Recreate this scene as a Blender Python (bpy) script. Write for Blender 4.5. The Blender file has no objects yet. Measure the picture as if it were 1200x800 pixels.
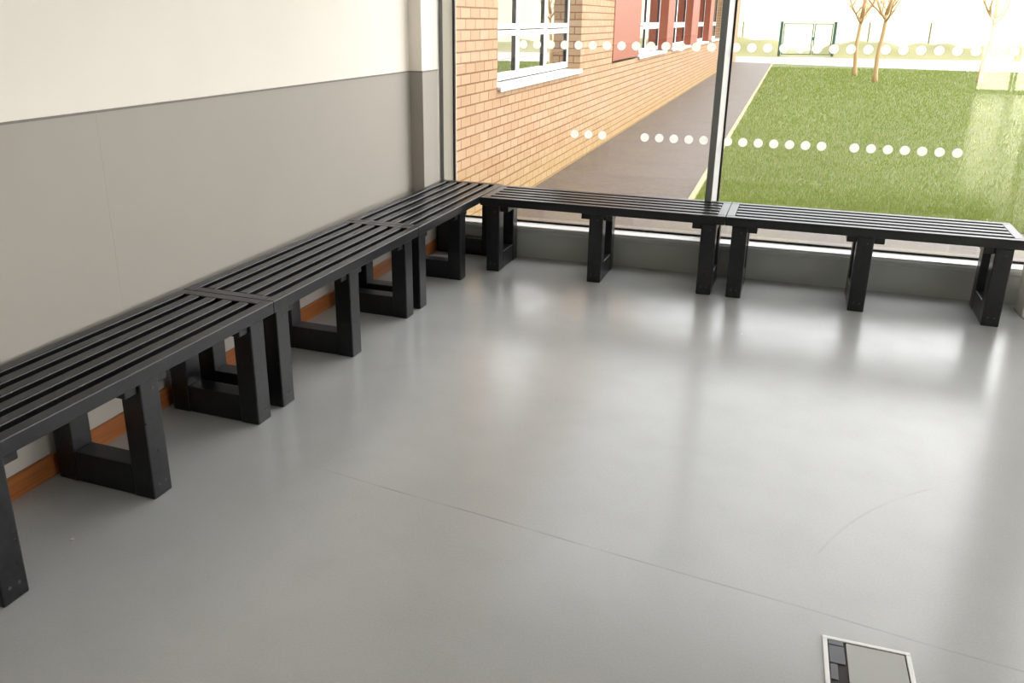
import bpy, bmesh, math, random
import numpy as np
from mathutils import Vector, Matrix

S = bpy.context.scene
COL = S.collection
random.seed(7)
rng = np.random.default_rng(5)

# ------------------------------------------------------------------ helpers
def lin(r, g, b):
    f = lambda c: (c/255/12.92) if c/255 <= .04045 else ((c/255+.055)/1.055)**2.4
    return (f(r), f(g), f(b), 1)

def new_mat(name):
    m = bpy.data.materials.new(name); m.use_nodes = True
    nt = m.node_tree; nt.nodes.clear()
    out = nt.nodes.new('ShaderNodeOutputMaterial')
    return m, nt, out

class N:
    """small node-graph helper"""
    def __init__(s, nt): s.nt = nt
    def add(s, t, **kw):
        n = s.nt.nodes.new(t)
        for k, v in kw.items(): setattr(n, k, v)
        return n
    def link(s, a, b): s.nt.links.new(a, b)
    def put(s, v, sock):
        if isinstance(v, bpy.types.NodeSocket): s.link(v, sock)
        else: sock.default_value = v
    def math(s, op, a, b=0.0, c=0.0, clamp=False):
        n = s.add('ShaderNodeMath', operation=op); n.use_clamp = clamp
        s.put(a, n.inputs[0]); s.put(b, n.inputs[1]); s.put(c, n.inputs[2])
        return n.outputs[0]
    def mix(s, f, a, b, blend='MIX'):
        n = s.add('ShaderNodeMix', data_type='RGBA', blend_type=blend)
        s.put(f, n.inputs[0]); s.put(a, n.inputs[6]); s.put(b, n.inputs[7])
        return n.outputs[2]
    def noise(s, vec, scale, detail=4, rough=.55):
        n = s.add('ShaderNodeTexNoise'); n.inputs['Scale'].default_value = scale
        n.inputs['Detail'].default_value = detail; n.inputs['Roughness'].default_value = rough
        if vec is not None: s.link(vec, n.inputs['Vector'])
        return n.outputs['Fac']
    def ramp(s, f, lo, hi, a=0.0, b=1.0):
        n = s.add('ShaderNodeMapRange'); n.clamp = True
        s.put(f, n.inputs[0])
        for i, v in enumerate((lo, hi, a, b)): n.inputs[i+1].default_value = v
        return n.outputs[0]
    def coord(s, scale=None):
        g = s.add('ShaderNodeNewGeometry').outputs['Position']
        if scale is None: return g
        m = s.add('ShaderNodeMapping'); m.inputs['Scale'].default_value = scale
        s.link(g, m.inputs['Vector']); return m.outputs[0]
    def objco(s, scale=None):
        g = s.add('ShaderNodeTexCoord').outputs['Object']
        if scale is None: return g
        m = s.add('ShaderNodeMapping'); m.inputs['Scale'].default_value = scale
        s.link(g, m.inputs['Vector']); return m.outputs[0]
    def bump(s, h, strength=.3, dist=.01):
        n = s.add('ShaderNodeBump'); n.inputs['Strength'].default_value = strength
        n.inputs['Distance'].default_value = dist; s.link(h, n.inputs['Height'])
        return n.outputs[0]
    def bsdf(s, out, col, rough=.5, normal=None, spec=.5, metallic=0.0):
        b = s.add('ShaderNodeBsdfPrincipled')
        s.put(col, b.inputs['Base Color']); s.put(rough, b.inputs['Roughness'])
        s.put(metallic, b.inputs['Metallic']); s.put(spec, b.inputs['Specular IOR Level'])
        if normal is not None: s.link(normal, b.inputs['Normal'])
        s.link(b.outputs[0], out.inputs[0]); return b

def simple(name, col, rough=.5, metallic=0.0, spec=.5, var=.06, nscale=12, bump=0.0):
    m, nt, out = new_mat(name); n = N(nt)
    f = n.noise(n.coord(), nscale)
    c2 = tuple(max(0, c*(1-var*2)) for c in col[:3]) + (1,)
    c = n.mix(f, col, c2)
    nor = n.bump(n.noise(n.coord(), nscale*8), bump, .004) if bump else None
    n.bsdf(out, c, rough, nor, spec, metallic)
    return m

# mesh building ---------------------------------------------------------
def bm_new(): return bmesh.new()

def box(bm, x0, x1, y0, y1, z0, z1, bev=0.0, M=None, seg=1):
    vs = [bm.verts.new((x, y, z)) for z in (z0, z1) for y in (y0, y1) for x in (x0, x1)]
    fs = [bm.faces.new([vs[i] for i in f]) for f in
          ((0, 2, 3, 1), (4, 5, 7, 6), (0, 1, 5, 4), (2, 6, 7, 3), (0, 4, 6, 2), (1, 3, 7, 5))]
    if bev:
        es = list({e for f in fs for e in f.edges})
        r = bmesh.ops.bevel(bm, geom=es, offset=bev, segments=seg, affect='EDGES', profile=.5)
        vs = list({v for f in r['faces'] for v in f.verts} | {v for v in vs if v.is_valid})
    if M is not None:
        for v in vs: v.co = M @ v.co
    return vs

def prism(bm, pts, z0, z1):
    a = [bm.verts.new((x, y, z0)) for x, y in pts]; b = [bm.verts.new((x, y, z1)) for x, y in pts]
    bm.faces.new(a); bm.faces.new(b)
    for i in range(len(pts)):
        j = (i+1) % len(pts); bm.faces.new((a[i], a[j], b[j], b[i]))

def tube(bm, pts, radii, n=8, cap=True):
    rings = []
    pts = [Vector(p) for p in pts]
    for i, p in enumerate(pts):
        d = (pts[min(i+1, len(pts)-1)] - pts[max(i-1, 0)]).normalized()
        a = d.orthogonal().normalized(); b = d.cross(a)
        if i:
            a = (pa - d*pa.dot(d)).normalized(); b = d.cross(a)
        pa = a
        rings.append([bm.verts.new(p + radii[i]*(math.cos(t)*a + math.sin(t)*b))
                      for t in [2*math.pi*k/n for k in range(n)]])
    for r0, r1 in zip(rings, rings[1:]):
        for k in range(n):
            bm.faces.new((r0[k], r0[(k+1) % n], r1[(k+1) % n], r1[k]))
    if cap:
        bm.faces.new(rings[0][::-1]); bm.faces.new(rings[-1])

def obj(name, bm, mat, parent=None, smooth=False):
    me = bpy.data.meshes.new(name)
    bmesh.ops.recalc_face_normals(bm, faces=bm.faces[:])
    bm.to_mesh(me); bm.free()
    if mat: me.materials.append(mat)
    if smooth:
        for p in me.polygons: p.use_smooth = True
    o = bpy.data.objects.new(name, me); COL.objects.link(o)
    if parent: o.parent = parent
    return o

def empty(name, loc=(0, 0, 0), rz=0.0, parent=None):
    o = bpy.data.objects.new(name, None); COL.objects.link(o)
    o.empty_display_size = .2
    o.location = loc; o.rotation_euler = (0, 0, rz)
    if parent: o.parent = parent
    return o

def tag(o, label=None, cat=None, group=None, kind=None):
    if label: o['label'] = label
    if cat: o['category'] = cat
    if group: o['group'] = group
    if kind: o['kind'] = kind
    return o

def struct(o): o['kind'] = 'structure'; return o

# ------------------------------------------------------------------ materials
def mat_floor():
    m, nt, out = new_mat('grey_vinyl'); n = N(nt)
    p = n.coord()
    big = n.noise(p, .9, 3); mid = n.noise(p, 6, 5); fine = n.noise(p, 160, 2)
    c = n.mix(n.ramp(big, .3, .7), lin(178, 179, 179), lin(167, 168, 167))
    c = n.mix(n.math('MULTIPLY', n.ramp(mid, .45, .75), .35), c, lin(160, 162, 158))
    c = n.mix(n.math('MULTIPLY', n.ramp(fine, .4, .7), .25), c, lin(190, 192, 188))
    # welded seam of the sheet flooring: line through (0.974,-2.863) and (2.806,-3.107)
    sx = n.add('ShaderNodeSeparateXYZ'); n.link(p, sx.inputs[0]); X, Y = sx.outputs[0], sx.outputs[1]
    wob = n.math('MULTIPLY', n.math('SUBTRACT', n.noise(p, 2.0, 2), .5), .02)
    ly = n.math('ADD', n.math('MULTIPLY', X, -.1285), -2.738)
    d = n.math('ABSOLUTE', n.math('ADD', n.math('SUBTRACT', Y, ly), wob))
    line = n.ramp(d, .0012, .0045, 1, 0)
    line = n.math('MULTIPLY', line, n.ramp(n.noise(p, 5, 3), .35, .6, .15, .75))
    line = n.math('MULTIPLY', line, n.ramp(X, .7, 1.1, 0, 1))
    c = n.mix(n.math('MULTIPLY', line, .55), c, lin(105, 105, 100))
    # curved scuff: arc left by a swung door or chair
    def arc(cx, cy, r, x0, x1, y0, y1, w, k):
        dx = n.math('SUBTRACT', X, cx); dy = n.math('SUBTRACT', Y, cy)
        rr = n.math('SQRT', n.math('ADD', n.math('MULTIPLY', dx, dx), n.math('MULTIPLY', dy, dy)))
        a = n.ramp(n.math('ABSOLUTE', n.math('SUBTRACT', rr, r)), w*.3, w, 1, 0)
        for s_, lo, hi in ((X, x0, x1), (Y, y0, y1)):
            a = n.math('MULTIPLY', a, n.ramp(s_, lo, lo+.05, 0, 1))
            a = n.math('MULTIPLY', a, n.ramp(s_, hi-.05, hi, 1, 0))
        return n.math('MULTIPLY', n.math('MULTIPLY', a, k), n.ramp(n.noise(p, 9, 3), .3, .6, .3, 1))
    for a in (arc(3.53, -3.17, 1.24, 2.25, 2.95, -2.85, -2-2.05, .008, .24),
              arc(3.50, -3.20, 1.215, 2.25, 2.75, -2.80, -2.15, .006, .15)):
        c = n.mix(a, c, lin(125, 120, 110))
    # dark specks of dirt
    v = n.add('ShaderNodeTexVoronoi'); v.inputs['Scale'].default_value = 3.3; n.link(p, v.inputs['Vector'])
    sp = n.math('MULTIPLY', n.ramp(v.outputs['Distance'], .006, .014, 1, 0), .7)
    c = n.mix(sp, c, lin(90, 85, 78))
    v2 = n.add('ShaderNodeTexVoronoi'); v2.inputs['Scale'].default_value = 2.1; n.link(p, v2.inputs['Vector'])
    c = n.mix(n.math('MULTIPLY', n.ramp(v2.outputs['Distance'], .006, .016, 1, 0), .6), c, lin(225, 225, 222))
    h = n.math('ADD', n.math('MULTIPLY', n.noise(p, 260, 2), .4), n.noise(p, 14, 3))
    rough = n.ramp(mid, .3, .7, FLOOR_R0, FLOOR_R1)
    n.bsdf(out, c, rough, n.bump(h, .05, .003), .5)
    return m
FLOOR_R0, FLOOR_R1 = .18, .25

def mat_wall(name, col, rough=.6):
    m, nt, out = new_mat(name); n = N(nt); p = n.coord()
    c = n.mix(n.ramp(n.noise(p, 1.2, 3), .35, .65), col, tuple(x*.95 for x in col[:3])+(1,))
    n.bsdf(out, c, rough, n.bump(n.noise(p, 90, 3), .06, .003), .4)
    return m

def mat_plastic():
    m, nt, out = new_mat('recycled_plastic'); n = N(nt)
    p = n.objco()
    f = n.noise(p, 55, 5, .7); g = n.noise(n.objco((9, 9, 60)), 3, 3)
    c = n.mix(n.ramp(f, .35, .7), lin(18, 18, 20), lin(33, 33, 36))
    c = n.mix(n.math('MULTIPLY', n.ramp(g, .55, .75), .25), c, lin(42, 42, 45))
    h = n.math('ADD', n.math('MULTIPLY', n.noise(p, 120, 3), .5), n.noise(p, 22, 4))
    n.bsdf(out, c, n.ramp(f, .3, .7, .27, .34), n.bump(h, .075, .0018), .42)
    return m

def mat_brick():
    m, nt, out = new_mat('buff_brick'); n = N(nt); p = n.coord()
    sx = n.add('ShaderNodeSeparateXYZ'); n.link(p, sx.inputs[0])
    u = n.math('ADD', sx.outputs[0], sx.outputs[1]); v = n.math('SUBTRACT', sx.outputs[2], .037)
    cb = n.add('ShaderNodeCombineXYZ'); n.link(u, cb.inputs[0]); n.link(v, cb.inputs[1])
    b = n.add('ShaderNodeTexBrick'); n.link(cb.outputs[0], b.inputs['Vector'])
    b.offset = .5; b.inputs['Scale'].default_value = 1
    b.inputs['Brick Width'].default_value = .195; b.inputs['Row Height'].default_value = .0741
    b.inputs['Mortar Size'].default_value = .0062; b.inputs['Mortar Smooth'].default_value = .25
    b.inputs['Bias'].default_value = 0
    b.inputs['Color1'].default_value = BR1; b.inputs['Color2'].default_value = BR2
    b.inputs['Mortar'].default_value = BRM
    st = n.noise(p, 1.6, 4); fi = n.noise(p, 45, 4)
    c = n.mix(n.math('MULTIPLY', n.ramp(st, .45, .75), .3), b.outputs['Color'], lin(160, 128, 92))
    c = n.mix(n.math('MULTIPLY', n.ramp(fi, .5, .75), .22), c, lin(146, 118, 88))
    # green-brown algae staining low on the wall
    low = n.math('MULTIPLY', n.ramp(n.math('ADD', sx.outputs[2], n.math('MULTIPLY', n.noise(p, 4, 4), -.35)), -.2, .25, 1, 0), .35)
    c = n.mix(low, c, lin(140, 122, 62))
    h = n.math('ADD', n.math('MULTIPLY', b.outputs['Fac'], -1), n.math('MULTIPLY', fi, .3))
    n.bsdf(out, c, .85, n.bump(h, .5, .006), .2)
    return m
BR1, BR2, BRM = lin(166, 141, 112), lin(158, 128, 98), lin(112, 70, 42)

def mat_path():
    m, nt, out = new_mat('brown_tarmac'); n = N(nt); p = n.coord()
    c = n.mix(n.ramp(n.noise(p, 1.3, 4), .35, .65), lin(80, 68, 58), lin(72, 61, 53))
    c = n.mix(n.math('MULTIPLY', n.ramp(n.noise(p, 26, 5), .42, .66), .6), c, lin(101, 89, 80))
    c = n.mix(n.math('MULTIPLY', n.ramp(n.noise(n.coord((1, 5, 1)), 1.6, 4), .55, .75), .5), c, lin(101, 89, 80))
    # mossy patches
    sx = n.add('ShaderNodeSeparateXYZ'); n.link(p, sx.inputs[0])
    near = n.ramp(sx.outputs[1], 1.2, 2.6, .75, .35)
    c = n.mix(n.math('MULTIPLY', n.ramp(n.noise(p, 2.2, 4), .42, .66), near), c, lin(92, 86, 56))
    n.bsdf(out, c, .55, n.bump(n.noise(p, 150, 3), .4, .006), .4)
    return m

def mat_grass(name, a, b, c_):
    m, nt, out = new_mat(name); n = N(nt); p = n.coord()
    c = n.mix(n.ramp(n.noise(p, .7, 4), .35, .65), a, b)
    c = n.mix(n.math('MULTIPLY', n.ramp(n.noise(p, 9, 4), .45, .7), .55), c, c_)
    n.bsdf(out, c, .7, n.bump(n.noise(p, 60, 4), .5, .02), .25)
    return m

def mat_pane(name, k=1.4, tint=(1, 1, 1, 1)):
    m, nt, out = new_mat(name); n = N(nt)
    g = n.add('ShaderNodeNewGeometry')
    dp = n.add('ShaderNodeVectorMath', operation='DOT_PRODUCT')
    n.link(g.outputs['Incoming'], dp.inputs[0]); n.link(g.outputs['Normal'], dp.inputs[1])
    cs = n.math('ABSOLUTE', dp.outputs['Value'])
    f = n.math('POWER', n.math('SUBTRACT', 1.0, cs), 5.0)
    f = n.math('MULTIPLY', n.math('ADD', .04, n.math('MULTIPLY', f, .96)), k, clamp=True)
    t = n.add('ShaderNodeBsdfTransparent'); t.inputs[0].default_value = tint
    r = n.add('ShaderNodeBsdfGlossy'); r.inputs['Roughness'].default_value = 0.0
    mx = n.add('ShaderNodeMixShader'); n.put(f, mx.inputs[0])
    n.link(t.outputs[0], mx.inputs[1]); n.link(r.outputs[0], mx.inputs[2])
    n.link(mx.outputs[0], out.inputs[0])
    return m

def mat_dot():
    m, nt, out = new_mat('white_film'); n = N(nt)
    d = n.add('ShaderNodeBsdfDiffuse'); d.inputs[0].default_value = (.9, .9, .88, 1)
    t = n.add('ShaderNodeBsdfTranslucent'); t.inputs[0].default_value = (.92, .92, .9, 1)
    tr = n.add('ShaderNodeBsdfTransparent')
    a = n.add('ShaderNodeMixShader'); a.inputs[0].default_value = .72
    n.link(d.outputs[0], a.inputs[1]); n.link(t.outputs[0], a.inputs[2])
    b = n.add('ShaderNodeMixShader'); b.inputs[0].default_value = .18
    n.link(a.outputs[0], b.inputs[1]); n.link(tr.outputs[0], b.inputs[2])
    n.link(b.outputs[0], out.inputs[0])
    return m

def mat_emit(name, col, strength):
    m, nt, out = new_mat(name); n = N(nt)
    e = n.add('ShaderNodeEmission'); e.inputs[0].default_value = col; e.inputs[1].default_value = strength
    n.link(e.outputs[0], out.inputs[0]); return m

def mat_wood():
    m, nt, out = new_mat('varnished_wood'); n = N(nt)
    f = n.noise(n.coord((30, 2, 60)), 2.2, 5, .6)
    c = n.mix(n.ramp(f, .35, .65), lin(158, 96, 48), lin(132, 76, 36))
    n.bsdf(out, c, .35, None, .5); return m

M = dict(
    floor=mat_floor(),
    white=mat_wall('cream_white_paint', lin(247, 240, 229)),
    dado=mat_wall('grey_wall_panel', lin(172, 166, 157), .45),
    lobby=mat_wall('added_lobby_white', lin(240, 238, 228), .7),
    ceil=mat_wall('white_ceiling', lin(240, 240, 238), .8),
    cream=mat_wall('pale_pier_paint', lin(205, 200, 188), .5),
    plastic=mat_plastic(), brick=mat_brick(), path=mat_path(),
    bolt=simple('dull_steel', lin(78, 78, 80), .5, .3),
    alu=simple('grey_aluminium', lin(124, 126, 124), .38, .0, .5, .04),
    upst=simple('grey_upstand', lin(192, 194, 189), .4, .0, .5, .05, 3),
    alulight=simple('silver_aluminium', lin(226, 226, 222), .5, .0, .5, .03),
    lit_liner=simple('lit_jamb', lin(222, 214, 196), .55, .0, .4, .03),
    gasket=simple('black_gasket', lin(34, 30, 28), .7),
    pane=mat_pane('glass_pane', 2.2), clear=mat_pane('clear_glass', 1.0), bpane=mat_pane('building_glass', 4.2, (.75, .78, .78, 1)),
    dot=mat_dot(), wood=mat_wood(),
    wframe=simple('white_window_frame', lin(232, 232, 230), .4, var=.02),
    red=simple('red_cladding', lin(138, 66, 38), .5, var=.05, nscale=2),
    bdark=simple('dark_room', lin(92, 88, 82), .8),
    kerb=simple('pale_kerb', lin(176, 162, 128), .8, var=.12, nscale=9, bump=.3),
    road=simple('pale_road', lin(160, 148, 146), .7, var=.05, nscale=3, bump=.2),
    roadkerb=simple('white_kerb', lin(238, 234, 228), .7, var=.05),
    soil=mat_grass('lawn_soil', lin(98, 108, 50), lin(88, 98, 44), lin(112, 112, 64)),
    verge=mat_grass('rough_verge', lin(132, 128, 78), lin(122, 122, 72), lin(138, 124, 82)),
    field=mat_grass('hazy_field', lin(182, 178, 140), lin(178, 176, 146), lin(186, 178, 134)),  # pale tone stands for haze and glare over the far field
    slab=simple('pale_paving', lin(242, 240, 232), .8, var=.03, nscale=2, bump=.2),
    bark=simple('pale_bark', lin(214, 178, 132), .8, var=.16, nscale=14, bump=.5),
    green=simple('dark_green_steel', lin(46, 92, 74), .5),
    fenceg=simple('olive_green_steel', lin(120, 128, 84), .6),
    lid=simple('grey_lid_vinyl', lin(172, 173, 168), .4, var=.04, nscale=10),
    trimw=simple('white_box_trim', lin(240, 240, 238), .4, var=.01),
    flap=simple('slate_plastic', lin(84, 86, 92), .4, var=.06, nscale=30),
    dark=simple('dark_recess', lin(38, 30, 27), .7),
    crumb=simple('pale_crumb', lin(214, 200, 178), .8),
    soft=simple('brown_bitumen_felt', lin(120, 118, 112), .9),
)

def mat_blade():
    m, nt, out = new_mat('grass_blade'); n = N(nt); p = n.coord()
    r = n.add('ShaderNodeNewGeometry').outputs['Random Per Island']
    c = n.mix(n.ramp(r, 0, 1), lin(115, 134, 56), lin(144, 158, 84))
    c = n.mix(n.math('MULTIPLY', n.ramp(n.noise(p, .6, 4), .4, .65), .6), c, lin(124, 138, 66))
    c = n.mix(n.math('MULTIPLY', n.ramp(n.noise(p, 3.5, 3), .52, .7), .55), c, lin(146, 152, 92))
    c = n.mix(n.math('GREATER_THAN', r, .93), c, lin(170, 162, 114))
    d = n.add('ShaderNodeBsdfDiffuse'); n.link(c, d.inputs[0])
    t = n.add('ShaderNodeBsdfTranslucent'); n.link(c, t.inputs[0])
    mx = n.add('ShaderNodeMixShader'); mx.inputs[0].default_value = .3
    n.link(d.outputs[0], mx.inputs[1]); n.link(t.outputs[0], mx.inputs[2])
    n.link(mx.outputs[0], out.inputs[0]); return m
M['blade'] = mat_blade()

# ------------------------------------------------------------------ the room
RX, RY, RH = 7.5, -15.3, 2.95      # right wall, back wall, ceiling height
WX = -.03                          # face of the left wall
GY = .10                           # glass plane of the window wall
UY = -.030                         # inner face of the upstand below the glass

bm = bm_new(); box(bm, -.25, RX+.2, RY-.2, .16, -.12, 0); struct(obj('floor', bm, M['floor']))
bm = bm_new(); box(bm, -.25, RX+.2, RY-.2, .16, RH, RH+.2); struct(obj('ceiling', bm, M['ceil']))

# left wall: white plaster above, grey wall panels below, the column next to the window
DZ = 1.139
CY, CX = -.250, .054               # near face and room side of the column
wl = struct(empty('wall_left'))
bm = bm_new()
box(bm, -.25, WX, RY, .16, 0, RH)
box(bm, -.10, CX, CY, .16, 0, RH)
obj('plaster', bm, M['white'], wl)
PT = .006
ys = [-2.771 - 1.36*k for k in range(9, -1, -1)] + [CY]
ys = [RY] + [y for y in ys if y > RY]
bm = bm_new()
for a, b in zip(ys, ys[1:]):
    box(bm, WX, WX+PT, a, b, .0785, DZ, .0004)
box(bm, WX+PT, CX+PT, CY-PT, CY, .0785, DZ, .001)
box(bm, CX, CX+PT, CY, -.02, .0785, DZ, .001)
obj('dado_panel', bm, M['dado'], wl)
bm = bm_new()                       # thin capping strip on the panels
box(bm, WX, WX+PT+.003, RY, CY, DZ, DZ+.007)
box(bm, WX, CX+PT+.003, CY-PT-.003, CY, DZ, DZ+.007)
box(bm, CX, CX+PT+.003, CY, -.02, DZ, DZ+.007)
obj('capping_strip', bm, simple('grey_capping', lin(132, 126, 120), .6), wl)

bm = bm_new()
box(bm, WX, -.012, RY, CY-.018, 0, .079, .003)
box(bm, WX, CX+.012, CY-.018, CY, 0, .079, .003)
box(bm, CX, CX+.012, CY, -.034, 0, .079, .003)
struct(obj('baseboard_left', bm, M['wood']))

# back wall with its glazed double door; unseen right wall, its tall windows added for side light
bm = bm_new()
DX0, DX1, DXM, DH = 5.80, 6.95, 6.49, 2.15
box(bm, -.25, DX0, RY-.2, RY, 0, RH); box(bm, DX1, RX+.2, RY-.2, RY, 0, RH); box(bm, DX0, DX1, RY-.2, RY, DH, RH)
struct(obj('wall_back', bm, M['dado']))
dr = struct(empty('door_1', (DX0, RY-.1, 0)))
for a, b in ((DX0, DXM-.01), (DXM+.01, DX1)):
    bm = bm_new(); x0, x1 = a-DX0, b-DX0
    box(bm, x0, x0+.05, -.03, .03, .01, DH-.005); box(bm, x1-.05, x1, -.03, .03, .01, DH-.005)
    box(bm, x0+.05, x1-.05, -.03, .03, .01, .11); box(bm, x0+.05, x1-.05, -.03, .03, DH-.07, DH-.005)
    leaf = obj('door_leaf', bm, M['alu'], dr)
    bm = bm_new(); box(bm, x0+.05, x1-.05, -.004, .004, .11, DH-.07); obj('door_pane', bm, M['clear'], leaf)

bm = bm_new()
added_wins = [(-5.2, -2.75), (-2.6, -.15)]
yprev = RY-.2
for a, b in added_wins:
    box(bm, RX, RX+.2, yprev, a, 0, RH); box(bm, RX, RX+.2, a, b, 0, .3); box(bm, RX, RX+.2, a, b, 2.5, RH); yprev = b
box(bm, RX, RX+.2, yprev, .16, 0, RH)
struct(obj('wall_right', bm, M['white']))
for i, (a, b) in enumerate(added_wins):
    w = struct(empty('window_%d' % (i+3), (RX+.1, a, .3)))
    bm = bm_new(); L_ = b-a
    for y in (0, L_/2-.03, L_-.06): box(bm, -.03, .03, y, y+.06, 0, 2.2)
    for z in (0, 2.14):
        box(bm, -.03, .03, .06, L_/2-.03, z, z+.06); box(bm, -.03, .03, L_/2+.03, L_-.06, z, z+.06)
    fr = obj('window_frame', bm, M['alulight'], w)
    bm = bm_new(); box(bm, -.004, .004, .06, L_-.06, .06, 2.14); obj('pane', bm, M['clear'], fr)

# ---- window wall: glazed screen left of the pier (in view) and an unseen one right of it, added for more daylight
PX0, PX1 = 3.392, 3.78              # the pale pier at the right edge of the picture
HZ = 2.72
bm = bm_new(); box(bm, PX0, PX1, -.262, -.10, 0, RH, .004); struct(obj('wall_pier', bm, M['cream']))
bm = bm_new(); box(bm, CX, RX, -.02, .16, HZ+.06, RH); struct(obj('wall_front', bm, M['white']))

def glazed(idx, xs, x_end, dots):
    """aluminium screen: jambs, mullions at xs, upstand, bottom rail, panes"""
    root = struct(empty('window_%d' % idx))
    x0 = xs[0]
    bm = bm_new()                   # upstand panel below the glass, with its lipped top
    box(bm, x0, x_end, UY, .145, 0, .158)
    box(bm, x0, x_end, UY-.006, .145, .158, .186, .003)
    obj('upstand', bm, M['upst'], root)
    bm = bm_new(); box(bm, x0, x_end, -.026, .0935, .186, .198, .002)
    obj('inner_sill', bm, M['trimw'], root)
    bm = bm_new()                   # bottom rail carrying the glass and the outer cill
    box(bm, x0, x_end, .0935, .150, .186, .1975, .002)
    box(bm, x0, x_end, .1505, .23, .150, .172, .002)
    obj('bottom_rail', bm, M['alulight'], root)
    bm = bm_new(); box(bm, x0, x_end, -.02, .14, HZ, HZ+.06, .003); obj('head_rail', bm, M['alu'], root)
    # left jamb
    bm = bm_new(); box(bm, x0, x0+.023, .019, .15, .199, HZ); obj('jamb', bm, M['alu'], root)
    bm = bm_new(); prism(bm, [(x0+.0232, .020), (x0+.061, .088), (x0+.061, .150), (x0+.0232, .150)], .199, HZ); obj('jamb_lit_face', bm, M['lit_liner'], root)  # paler than the jamb: window light on this face put into its colour
    bm = bm_new(); box(bm, x0+.0612, x0+.073, .088, .112, .199, HZ); obj('gasket', bm, M['gasket'], root)
    edges = [x0+.073]
    for mx in xs[1:]:
        bm = bm_new(); box(bm, mx-.021, mx+.016, -.07, .088, .196, HZ, .002); mu = obj('mullion', bm, M['alu'], root)
        bm = bm_new(); prism(bm, [(mx+.0162, -.066), (mx+.035, .0875), (mx+.0162, .0875)], .199, HZ); obj('lit_glazing_bead', bm, M['alulight'], mu)  # paler metal than the mullion: daylight on its side put into the colour
        bm = bm_new()
        box(bm, mx-.028, mx+.046, .088, .112, .205, HZ); obj('gasket', bm, M['gasket'], mu)
        edges += [mx-.028, mx+.046]
    bm = bm_new(); box(bm, x_end-.03, x_end, -.015, .15, .196, HZ); obj('jamb', bm, M['alu'], root)
    edges.append(x_end-.03)
    for (a, b), dl in zip(zip(edges[::2], edges[1::2]), dots):
        bm = bm_new(); box(bm, a, b, .094, .106, .199, HZ)
        pn = obj('pane', bm, M['pane'], root)
        bm = bm_new(); box(bm, a, b, .0865, .0938, .1985, .211); obj('gasket', bm, M['gasket'], root)
        for dx, dz in dl:
            bm = bm_new()
            vs = []
            for y in (.0930, .0936):
                vs.append([bm.verts.new((dx+.0255*math.cos(t*math.pi/12), y, dz+.0255*math.sin(t*math.pi/12))) for t in range(24)])
            bm.faces.new(vs[0]); bm.faces.new(vs[1][::-1])
            for k in range(24): bm.faces.new((vs[0][k], vs[1][k], vs[1][(k+1) % 24], vs[0][(k+1) % 24]))
            obj('dot', bm, M['dot'], pn)
    return root

pa = [(1.694-.0857*k, 1.298) for k in range(14)] + [(1.695-.0862*k, .776) for k in range(10) if k not in (5, 6)]
pa = [p for p in pa if p[0] > .20]
pb = [(1.826+.0855*k, 1.2985) for k in range(17)] + [(1.831+.0852*k, .775) for k in range(15) if k != 7]
pb = [p for p in pb if p[0] < 3.5]
glazed(1, [.0565, 1.766], 3.70, [pa, pb])
glazed(2, [3.70, 5.6], RX, [[], []])

# unseen ceiling luminaires, added to brighten the room
lamp_mat = mat_emit('added_lamp_diffuser', (1, .97, .93, 1), .35)
cl = None
for i, x in enumerate((1.15, 3.55, 5.95)):
    for j, y in enumerate((-1.6, -4.2, -6.8, -9.4, -12.0)):
        if cl is None:
            cl = empty('added_ceiling_light', (x, y, RH))
            tag(cl, 'unseen square ceiling light panel with a white frame, added to brighten the room', 'ceiling light', 'unseen light panels added to the room')
            bm = bm_new()
            for a in ((-.32, .32, -.32, -.29), (-.32, .32, .29, .32), (-.32, -.29, -.29, .29), (.29, .32, -.29, .29)):
                box(bm, *a, -.03, 0)
            fr = obj('frame', bm, M['trimw'], cl)
            bm = bm_new(); box(bm, -.29, .29, -.29, .29, -.02, -.004); df = obj('diffuser', bm, lamp_mat, cl)
        else:
            c = cl.copy(); COL.objects.link(c); c.location = (x, y, RH)
            for ch in (fr, df):
                d = ch.copy(); COL.objects.link(d); d.parent = c

# unseen lobby and lamps, added to brighten the reflection of the glazed door
lw = struct(empty('wall_added_lobby'))
bm = bm_new()
box(bm, 4.6, 4.7, -19.3, RY-.21, 0, 2.7); box(bm, 8.1, 8.2, -19.3, RY-.21, 0, 2.7); box(bm, 4.7, 8.1, -19.3, -19.2, 0, 2.7)
obj('plaster', bm, M['lobby'], lw)
bm = bm_new(); box(bm, 4.6, 8.2, -19.3, RY-.21, -.12, 0); struct(obj('floor_added_lobby', bm, M['lobby']))
bm = bm_new(); box(bm, 4.6, 8.2, -19.3, RY-.21, 2.7, 2.8); struct(obj('ceiling_added_lobby', bm, M['lobby']))
lobby_df = df.data.copy(); lobby_df.materials[0] = mat_emit('added_lobby_diffuser', (1, .98, .92, 1), 115)
for x in (5.5, 7.3):
    for y in (-16.6, -18.1):
        c = cl.copy(); COL.objects.link(c); c.location = (x, y, 2.7)
        c['label'] = 'bright light panel added in an unseen lobby to brighten the glazed door'; c['group'] = 'light panels added in the unseen lobby'
        d = fr.copy(); COL.objects.link(d); d.parent = c
        d = df.copy(); d.data = lobby_df; COL.objects.link(d); d.parent = c

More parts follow.
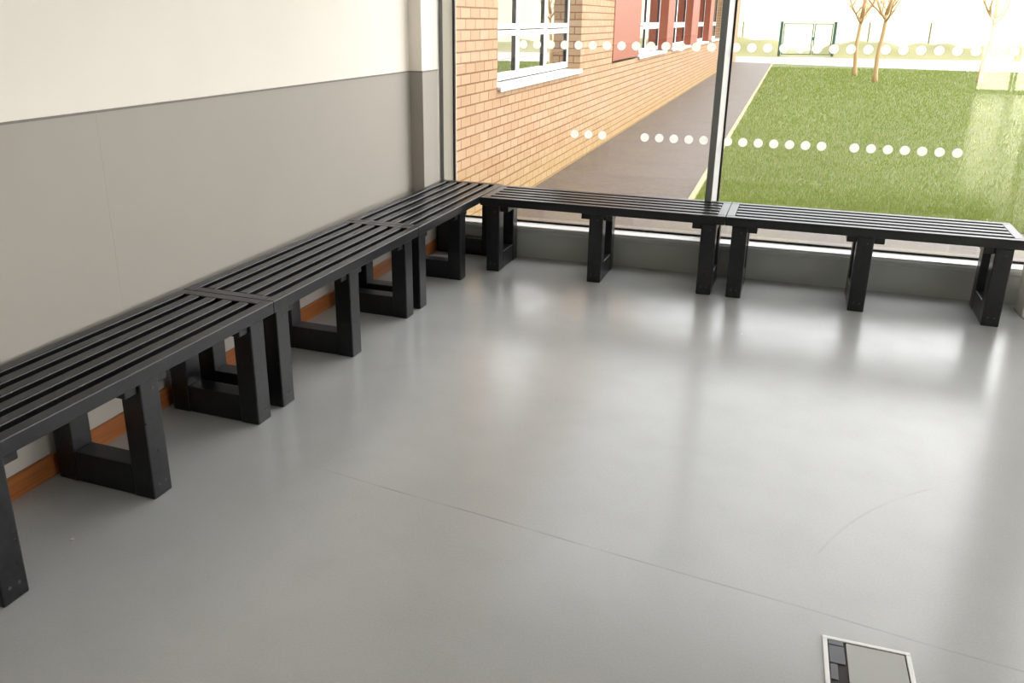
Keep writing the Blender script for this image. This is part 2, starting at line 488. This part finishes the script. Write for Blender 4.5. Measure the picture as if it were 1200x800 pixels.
# ------------------------------------------------------------------ benches
SH = .45; ST = .048; SD = .41; SW = .0405; SG = (SD-6*SW)/5
LT = .080                           # post thickness
def make_bench(L, ringd, over, e, xl, xr, label):
    """local x = length, local y from front (0) to back (SD), origin on floor below the front edge's left end"""
    root = empty('bench'); tag(root, label, 'bench', 'slatted benches along the two walls')
    X0, X1 = xl+.0006, L+xr-.0006
    for k in range(6):
        y0 = k*(SW+SG)
        full = k in (0, 5)
        x0, x1 = (X0, X1) if full else (X0+.0445, X1-.0445)
        bm = bm_new(); box(bm, x0, x1, y0, y0+SW, SH-ST, SH, .004, seg=2)
        obj('slat', bm, M['plastic'], root)
    for x0, x1 in ((X0, X0+.044), (X1-.044, X1)):
        bm = bm_new(); box(bm, x0, x1, SW+.0005, SD-SW-.0005, SH-ST+.004, SH, .003, seg=2)
        obj('end_board', bm, M['plastic'], root)
    zt = SH-ST
    for i, xc in enumerate((e+LT/2, L/2, L-e-LT/2)):
        a, b = xc-LT/2, xc+LT/2
        y0, y1 = over, over+ringd
        fr = empty('leg_frame', (0, 0, 0), 0, root)
        bm = bm_new(); box(bm, a+.001, b-.001, y0+LT, y1-LT, .002, .108, .004, seg=2)
        obj('bottom_rail', bm, M['plastic'], fr)
        bm = bm_new(); box(bm, a+.001, b-.001, y0+LT, y1-LT, zt-.052, zt, .004, seg=2)
        obj('top_rail', bm, M['plastic'], fr)
        for q0 in (y0, y1-LT):
            bm = bm_new(); box(bm, a, b, q0, q0+LT, 0, zt, .005, seg=2)
            obj('leg', bm, M['plastic'], fr)
        # screw heads near the foot and near the top of the front post
        for (sx, sz) in ((a+.026, .045), (b-.026, .045), (b-.030, zt-.035)):
            bm = bm_new()
            r = [bm.verts.new((sx+.0048*math.cos(t*math.pi/5), y0-.0012, sz+.0048*math.sin(t*math.pi/5))) for t in range(10)]
            r2 = [bm.verts.new((v.co.x, y0+.003, v.co.z)) for v in r]
            bm.faces.new(r); bm.faces.new(r2[::-1])
            for k in range(10): bm.faces.new((r[k], r2[k], r2[(k+1) % 10], r[(k+1) % 10]))
            obj('screw_head', bm, M['bolt'], fr)
        sides = ((1,), (-1, 1), (-1,))[i]
        for q in sides:
            c0, c1 = (b+.0005, b+.05) if q > 0 else (a-.05, a-.0005)
            bm = bm_new(); box(bm, c0, c1, over+.012, SD-.03, zt-.036, zt-.0005, .004, seg=2)
            obj('cleat', bm, M['plastic'], fr)
    return root

def copy_tree(o, parent=None):
    c = o.copy(); COL.objects.link(c)
    if parent: c.parent = parent
    for ch in o.children: copy_tree(ch, c)
    return c

LL, LW_ = 1.2421, 1.3820
labs = ['black slatted bench nearest the camera, at the left edge of the photo',
        'black slatted bench in the middle of the row of three along the left wall',
        'black slatted bench along the left wall with its far end in the window corner',
        'black slatted bench under the left window pane, reaching from the corner to the mullion',
        'black slatted bench under the right window pane, ending beside the pale pier']
gl, DLT = .0210, .0225
dirv = Vector((math.sin(DLT), math.cos(DLT), 0))
def left_pos(along): return Vector((.414+.013, -2.507, 0)) + dirv*along
# local x runs along the wall; front must face +X: rotate so local x -> dirv, local y -> -X
rzl = math.pi/2 - DLT
proto = make_bench(LL, .392, .013, .030, 0, gl, labs[0])
for i, along in enumerate((-LL-gl, 0.0, LL+gl)):
    b = proto if i == 0 else copy_tree(proto)
    p = left_pos(along)
    b.location = p; b.rotation_euler = (0, 0, rzl); b['label'] = labs[i]
DWN = .0177
protow = make_bench(LW_, .345, .013, .030, -.009, .012, labs[3])
for i in range(2):
    b = protow if i == 0 else copy_tree(protow)
    sx = .4965 + i*(LW_+.021)
    b.location = (sx, -.414-.013 - math.sin(DWN)*(sx-.493), 0)
    b.rotation_euler = (0, 0, -DWN); b['label'] = labs[3+i]

# ------------------------------------------------------------------ floor box and crumb
fb = empty('floor_box', (2.364, -3.128, 0), math.radians(1.0))
tag(fb, 'square floor socket box with white trim and grey lid, set in the floor', 'floor box')
W, D = .198, .20
bm = bm_new(); t = .011
box(bm, 0, W, -t, 0, .0003, .004, .001); box(bm, 0, W, -D, -D+t, .0003, .004, .001)
box(bm, 0, t, -D+t, -t, .0003, .004, .001); box(bm, W-t, W, -D+t, -t, .0003, .004, .001)
obj('frame', bm, M['trimw'], fb)
bm = bm_new(); box(bm, t, W-t, -D+t, -t, .0003, .0011); obj('recess', bm, M['dark'], fb)
bm = bm_new(); box(bm, .053, W-t-.003, -D+t+.003, -t-.004, .0014, .0036, .001); obj('lid', bm, M['lid'], fb)
bm = bm_new(); box(bm, t+.002, .047, -.030, -t-.001, .0014, .0038, .001); cf = obj('cable_flap', bm, M['flap'], fb)
bm = bm_new(); box(bm, t+.002, .048, -.094, -.0315, .0014, .0036, .001); obj('cable_flap', bm, M['flap'], fb)
bm = bm_new(); box(bm, t+.002, .030, -.150, -.0965, .0014, .0034, .001); obj('cable_flap', bm, M['flap'], fb)

bm = bm_new()
r = bmesh.ops.create_icosphere(bm, subdivisions=2, radius=1)
for v in r['verts']:
    k = 1+.25*math.sin(5*v.co.x+2*v.co.y)+.15*math.cos(7*v.co.z+v.co.y*3)
    v.co = Vector((v.co.x*.0055*k, v.co.y*.0032*k, v.co.z*.0022*k+.0022))
o = obj('crumb', bm, M['crumb'], None, True); o.location = (.316, -3.442, 0); o.rotation_euler = (0, 0, .9)
tag(o, 'tiny pale crumb on the grey floor beside the nearest bench', 'crumb')

# ------------------------------------------------------------------ outdoors
G = -.05
KX = 1.405                         # edge of the lawn along the path
def slab(name, pts, z0, z1, mat, kind='structure'):
    bm = bm_new()
    a = [bm.verts.new((x, y, z0)) for x, y in pts]; b = [bm.verts.new((x, y, z1)) for x, y in pts]
    bm.faces.new(a); bm.faces.new(b)
    for i in range(len(pts)):
        j = (i+1) % len(pts); bm.faces.new((a[i], a[j], b[j], b[i]))
    o = obj(name, bm, mat); o['kind'] = kind; return o

slab('path', [(-.03, .16), (RX+6, .16), (RX+6, 2.05), (KX, 2.05), (KX, 29.2), (-.03, 29.9)], G-.1, G, M['path'])
def road_y(x, far): return (36.0 + .09*(x-1.2)) if far else (29.2 - .40*(x-1.39))
slab('kerb', [(KX, 2.05), (KX+.05, 2.10), (KX+.05, 29.1), (KX, 29.15)], G-.1, G+.012, M['kerb'])
slab('lawn', [(KX+.05, 2.05), (26, 2.05), (26, 26.6), (7.9, 26.5), (KX+.05, 29.1)], G-.1, G-.005, M['soil'])
slab('road', [(-14, 31.4), (-.03, 29.9), (KX, 29.2), (7.9, 26.7), (26, 26.8), (46, 38), (-14, 35.4)], G-.1, G-.004, M['road'])
slab('road_kerb', [(KX, 29.2), (7.9, 26.5), (26, 26.6), (26, 27.1), (7.9, 27.0), (KX, 29.75)], G-.1, G+.012, M['roadkerb'])
slab('ground', [(-90, -60), (90, -60), (90, RY-.22), (-90, RY-.22)], G-.2, G-.02, M['slab'])
slab('paving', [(RX+.22, RY-.22), (60, RY-.22), (60, .16), (RX+.22, .16)], G-.2, G-.02, M['slab'])

# grass blades, one uncountable mass, bigger and sparser with distance
def make_grass():
    cnt = 210000
    y = 2.07 + 24.4*rng.uniform(0, 1, cnt)**2.1
    x = 1.46 + rng.uniform(0, 1, cnt)*(.35 + (y+5.1)*.62)
    dist = y+5.0
    a = rng.uniform(0, 2*math.pi, cnt)
    hh = (.034+.0013*dist)*rng.uniform(.45, 1.1, cnt); ww = .0007*dist*rng.uniform(.7, 1.3, cnt)
    ln = rng.uniform(0, .9, cnt)*hh; la = rng.uniform(0, 2*math.pi, cnt)
    keep = np.ones(cnt, bool)
    for tx, ty in ((3.865, 22.70), (4.198, 19.75), (6.776, 20.55)): keep &= (x-tx)**2+(y-ty)**2 > .2**2
    x, y, a, hh, ww, ln, la = (q[keep] for q in (x, y, a, hh, ww, ln, la)); cnt = len(x)
    bx, by = np.cos(a)*ww/2, np.sin(a)*ww/2
    z0 = np.full(cnt, G-.008)
    v = np.stack([np.stack([x-bx, y-by, z0], 1), np.stack([x+bx, y+by, z0], 1),
                  np.stack([x+np.cos(la)*ln, y+np.sin(la)*ln, z0+hh], 1)], 1)
    allv = [v.reshape(-1, 3)]
    v = np.concatenate(allv); nt_ = len(v)//3
    me = bpy.data.meshes.new('grass')
    me.vertices.add(len(v)); me.vertices.foreach_set('co', v.ravel().astype(np.float32))
    me.loops.add(len(v)); me.loops.foreach_set('vertex_index', np.arange(len(v), dtype=np.int32))
    me.polygons.add(nt_); me.polygons.foreach_set('loop_start', np.arange(0, len(v), 3, dtype=np.int32))
    me.update(calc_edges=True); me.validate()
    me.materials.append(M['blade'])
    o = bpy.data.objects.new('grass', me); COL.objects.link(o)
    tag(o, 'short green grass growing on the lawn outside the window', 'grass', kind='stuff')
make_grass()

# rough bank beyond the road, lower at the gate, and the pale field rising behind
def terrain(name, x0, x1, y0, y1, nx, ny, fz, mat):
    bm = bm_new(); g = []
    for j in range(ny+1):
        row = []
        for i in range(nx+1):
            x = x0+(x1-x0)*i/nx; y = y0+(y1-y0)*j/ny
            row.append(bm.verts.new((x, y, fz(x, y))))
        g.append(row)
    for j in range(ny):
        for i in range(nx): bm.faces.new((g[j][i], g[j][i+1], g[j+1][i+1], g[j+1][i]))
    o = obj(name, bm, mat, None, True); o['kind'] = 'structure'; return o
def bank(x, y):
    ridge = math.exp(-((y-40.5)/2.3)**2)
    gap = 1-math.exp(-((x-2.62)/.95)**4)
    n = .07*math.sin(x*2.1+y)+.05*math.sin(x*4.7-y*1.3)
    h = .66 - .022*max(0, x-1)
    return G-.01 + ridge*gap*(h+n)
terrain('verge', -14, 46, 34.9, 46, 240, 36, bank, M['verge'])
def fieldz(x, y):
    t = max(0, (y-46)/120)
    return G-.02 + .9*t + 7.5*max(0, t-.35)**1.5
terrain('field', -120, 200, 46, 240, 40, 40, fieldz, M['field'])

# gate
gt = empty('gate', (1.50, 36.4, G), math.radians(24)*0+math.atan2(1.15, 2.30)*.35)
tag(gt, 'dark green steel double gate in the fence across the road', 'gate')
GW, GH = 2.27, 1.46
for x in (0, GW):
    bm = bm_new(); box(bm, x-.055, x+.055, -.055, .055, 0, GH, .01); box(bm, x-.065, x+.065, -.065, .065, GH, GH+.025, .005)
    obj('post', bm, M['green'], gt)
for a, b in ((.09, GW*.60), (GW*.62, GW-.09)):
    bm = bm_new()
    box(bm, a, a+.035, -.02, .02, .08, GH-.05); box(bm, b-.035, b, -.02, .02, .08, GH-.05)
    for z in (.08, GH-.085): box(bm, a+.035, b-.035, -.018, .018, z, z+.035)
    lf = obj('gate_leaf', bm, M['green'], gt)
    bm = bm_new()
    k = a+.10
    while k < b-.06: box(bm, k, k+.004, -.004, .004, .115, GH-.085); k += .10
    for z in (.4, .7, 1.0): box(bm, a+.035, b-.035, -.006, -.002, z, z+.004)
    obj('wire_mesh', bm, M['fenceg'], lf)
bm = bm_new(); box(bm, GW*.585, GW*.635, -.05, -.021, .70, .84, .006); obj('latch', bm, M['green'], gt)

# weld-mesh fence either side of the gate
def fence(xs, y, label):
    f = empty('fence', (xs[0], y, G)); tag(f, label, 'fence')
    for x in xs:
        z0 = bank(x, y)-G-.03
        bm = bm_new(); box(bm, x-xs[0]-.03, x-xs[0]+.03, -.03, .03, z0, 1.47, .005); obj('post', bm, M['fenceg'], f)
    bm = bm_new(); L_ = xs[-1]-xs[0]
    for z in (.55, .75, .95, 1.15, 1.35): box(bm, 0, L_, .031, .034, z, z+.004)
    k = 0.0
    while k < L_: box(bm, k, k+.004, .034, .037, .5, 1.42); k += .2
    obj('wire_mesh', bm, M['fenceg'], f)
fence([-7.1, -4.9, -2.7, -.5], 42.8, 'pale wire mesh fence with thin posts left of the green gate')
fence([5.55, 8.30, 11.0, 13.7, 16.4], 42.8, 'pale wire mesh fence with thin posts right of the green gate, behind the trees')

# young bare trees on the lawn
def tree(loc, fork, label, seed, lean):
    R_ = random.Random(seed)
    root = empty('young_tree', loc); tag(root, label, 'tree', 'young bare trees on the lawn')
    bm = bm_new(); pts = []; rad = []
    for i in range(9):
        t = i/8
        pts.append((lean*t + .02*math.sin(t*7+seed), .015*math.cos(t*5+seed), -.03+t*(fork+.03))); rad.append(.062-.020*t+(.03 if i == 0 else 0))
    tube(bm, pts, rad, 10); obj('trunk', bm, M['bark'], root, True)
    bm = bm_new(); tip = Vector(pts[-1])
    def br(p, d, l, r, depth):
        q = [p]; dd = d.normalized()
        for _ in range(4):
            dd = (dd+Vector((R_.uniform(-.22, .22), R_.uniform(-.22, .22), R_.uniform(.0, .25)))).normalized()
            q.append(q[-1]+dd*l/4)
        tube(bm, q, [r*(1-.16*i) for i in range(5)], 6)
        if depth:
            for k in range(3):
                s = q[1+k]; nd = (dd+Vector((R_.uniform(-1, 1), R_.uniform(-1, 1), R_.uniform(-.1, .6)))).normalized()
                br(s, nd, l*.55, r*.5, depth-1)
    n = 5
    for k in range(n):
        a = 2*math.pi*k/n+R_.uniform(-.4, .4)
        br(tip-Vector((0, 0, .03+.04*k)), Vector((math.cos(a), math.sin(a), R_.uniform(.5, 1.2))), R_.uniform(.5, .8), .032, 2)
    br(tip-Vector((0, 0, .02)), Vector((.05, 0, 1)), 1.5, .05, 2)
    obj('branches', bm, M['bark'], root, True)
tree((3.865, 22.70, G-.01), 1.62, 'young bare tree on the lawn, leftmost of three, just right of the gate', 1, -.02)
tree((4.198, 19.75, G-.01), 1.70, 'young bare tree on the lawn, middle of three, with forked top', 2, .05)
tree((6.776, 20.55, G-.01), 1.62, 'young bare tree on the lawn, rightmost of three, standing alone', 3, .10)

# ------------------------------------------------------------------ the brick wing outside
BX = -.03; FX = -.165; BH = 3.3; BY0, BY1 = .165, 31.0
bb = empty('brick_building', (BX, BY0, G))
tag(bb, 'buff brick school building with white framed windows and red cladding along the path', 'building')
def bpart(name, bm, mat, parent=bb):
    o = obj(name, bm, mat, parent)
    if parent is bb: o.matrix_parent_inverse = Matrix.Translation((-BX, -BY0, -G))
    return o
SILL, TOP = .935, 2.5
opens = [(1.41, 4.20), (7.90, 10.76), (11.60, 14.55), (15.90, 18.60), (19.60, 22.30)]
clad = [(5.95, 7.90), (10.76, 11.60), (14.55, 15.90), (18.60, 19.60)]
bm = bm_new()
TH = .30
box(bm, BX-TH, BX, BY0, BY1, G-.1, .915)
box(bm, BX-TH, BX, BY0, BY1, TOP, BH)
solid = [(BY0, 1.41), (4.20, 5.95), (22.30, BY1)]
for a, b in solid: box(bm, BX-TH, BX, a, b, .915, TOP)
box(bm, -7, BX-TH, BY1-.3, BY1, G-.1, BH)          # gable end
box(bm, -7, -6.7, BY0, BY1-.3, G-.1, BH)           # rear wall
box(bm, -6.7, BX-TH, BY0, BY0+.2, G-.1, BH)
bpart('brick_wall', bm, M['brick'])
bm = bm_new(); box(bm, -7.05, BX+.05, BY0, BY1+.05, BH, BH+.16); bpart('roof', bm, M['soft'])
bm = bm_new(); box(bm, -6.6, BX-TH-.01, BY0+.22, BY1-.32, G, .0); bpart('interior_floor', bm, M['bdark'])
for a, b in clad:
    bm = bm_new(); box(bm, BX-TH, BX+.012, a, b, .945, TOP, .004); bpart('cladding_panel', bm, M['red'])
def bwindow(a, b, mulls, red):
    bm = bm_new(); f0, f1 = FX-.05, FX
    def r(y0, y1, z0, z1, d=0): box(bm, f0, f1+d, y0, y1, z0, z1)
    r(a, a+.07, SILL+.02, TOP); r(b-.07, b, SILL+.02, TOP)
    edges = [a+.07] + [v for m in mulls for v in (m-.05, m+.05)] + [b-.07]
    for m in mulls: r(m-.05, m+.05, SILL+.02, TOP)
    for e0, e1 in zip(edges[::2], edges[1::2]):
        r(e0, e1, SILL+.02, 1.015); r(e0, e1, 1.31, 1.354); r(e0, e1, 1.366, 1.41); r(e0, e1, TOP-.07, TOP)
    w = bpart('window', bm, M['wframe'])
    w.matrix_parent_inverse = Matrix.Translation((-BX, -BY0, -G))
    for e0, e1 in zip(edges[::2], edges[1::2]):
        for z0, z1 in ((1.015, 1.31), (1.41, TOP-.07)):
            bm = bm_new(); box(bm, FX-.030, FX-.018, e0, e1, z0, z1); obj('pane', bm, M['bpane'], w)
            bm = bm_new()
            box(bm, FX-.016, FX-.002, e1-.022, e1, z0, z1); obj('gasket', bm, M['gasket'], w)  # dark strip down one side of each pane
    bm = bm_new()
    box(bm, FX-.05, BX+.032, a+.004, b-.004, SILL-.02, SILL+.004, .003)
    box(bm, BX+.020, BX+.032, a+.004, b-.004, SILL-.034, SILL-.02)
    obj('sill', bm, M['alulight'], w)
bwindow(*opens[0], [2.36, 3.27], False)
for a, b in opens[1:]: bwindow(a, b, [a+(b-a)*.5], True)

# ------------------------------------------------------------------ camera
R_ = Matrix(((1, 0, 0), (0, 1, 0), (0, 0, 1)))
yaw, pitch, roll = math.radians(19.3893), math.radians(18.7901), math.radians(.33373)
fwd = Vector((-math.sin(yaw)*math.cos(pitch), math.cos(yaw)*math.cos(pitch), -math.sin(pitch)))
right = Vector((math.cos(yaw), math.sin(yaw), 0)); up = right.cross(fwd)
r2 = math.cos(roll)*right + math.sin(roll)*up; u2 = -math.sin(roll)*right + math.cos(roll)*up
cam = bpy.data.cameras.new('camera'); co = bpy.data.objects.new('camera', cam); COL.objects.link(co)
mw = Matrix.Identity(4)
for i in range(3):
    mw[i][0], mw[i][1], mw[i][2] = r2[i], u2[i], -fwd[i]
mw[0][3], mw[1][3], mw[2][3] = 2.1365, -5.0109, 1.4386
co.matrix_world = mw
cam.sensor_width = 36; cam.sensor_fit = 'HORIZONTAL'; cam.lens = 980.905/1200*36
cam.shift_x = (600-568.13)/1200; cam.shift_y = (356.82-400)/1200
cam.clip_start = .05; cam.clip_end = 600
S.camera = co

# ------------------------------------------------------------------ light
w = bpy.data.worlds.new('world'); S.world = w; w.use_nodes = True
nt = w.node_tree; nt.nodes.clear(); n = N(nt)
out = nt.nodes.new('ShaderNodeOutputWorld'); bg = nt.nodes.new('ShaderNodeBackground')
g = n.add('ShaderNodeTexCoord').outputs['Generated']
dp = n.add('ShaderNodeVectorMath', operation='DOT_PRODUCT'); n.link(g, dp.inputs[0])
dp.inputs[1].default_value = Vector((.76, .36, .46)).normalized()
f = n.ramp(dp.outputs['Value'], -.2, 1.0, 0, 1)
c = n.mix(n.math('POWER', f, 3.0), (.95, 1.0, 1.05, 1), (4.2, 4.12, 4.05, 1))
nt.links.new(c, bg.inputs[0]); bg.inputs[1].default_value = 1.0
nt.links.new(bg.outputs[0], out.inputs[0])

S.view_settings.view_transform = 'Standard'; S.view_settings.look = 'None'
S.view_settings.gamma = 1; S.view_settings.use_curve_mapping = False
S.view_settings.exposure = 1.18
S.cycles.use_denoising = True
S.cycles.max_bounces = 10; S.cycles.diffuse_bounces = 5; S.cycles.glossy_bounces = 4
S.cycles.transparent_max_bounces = 24; S.cycles.sample_clamp_indirect = 6
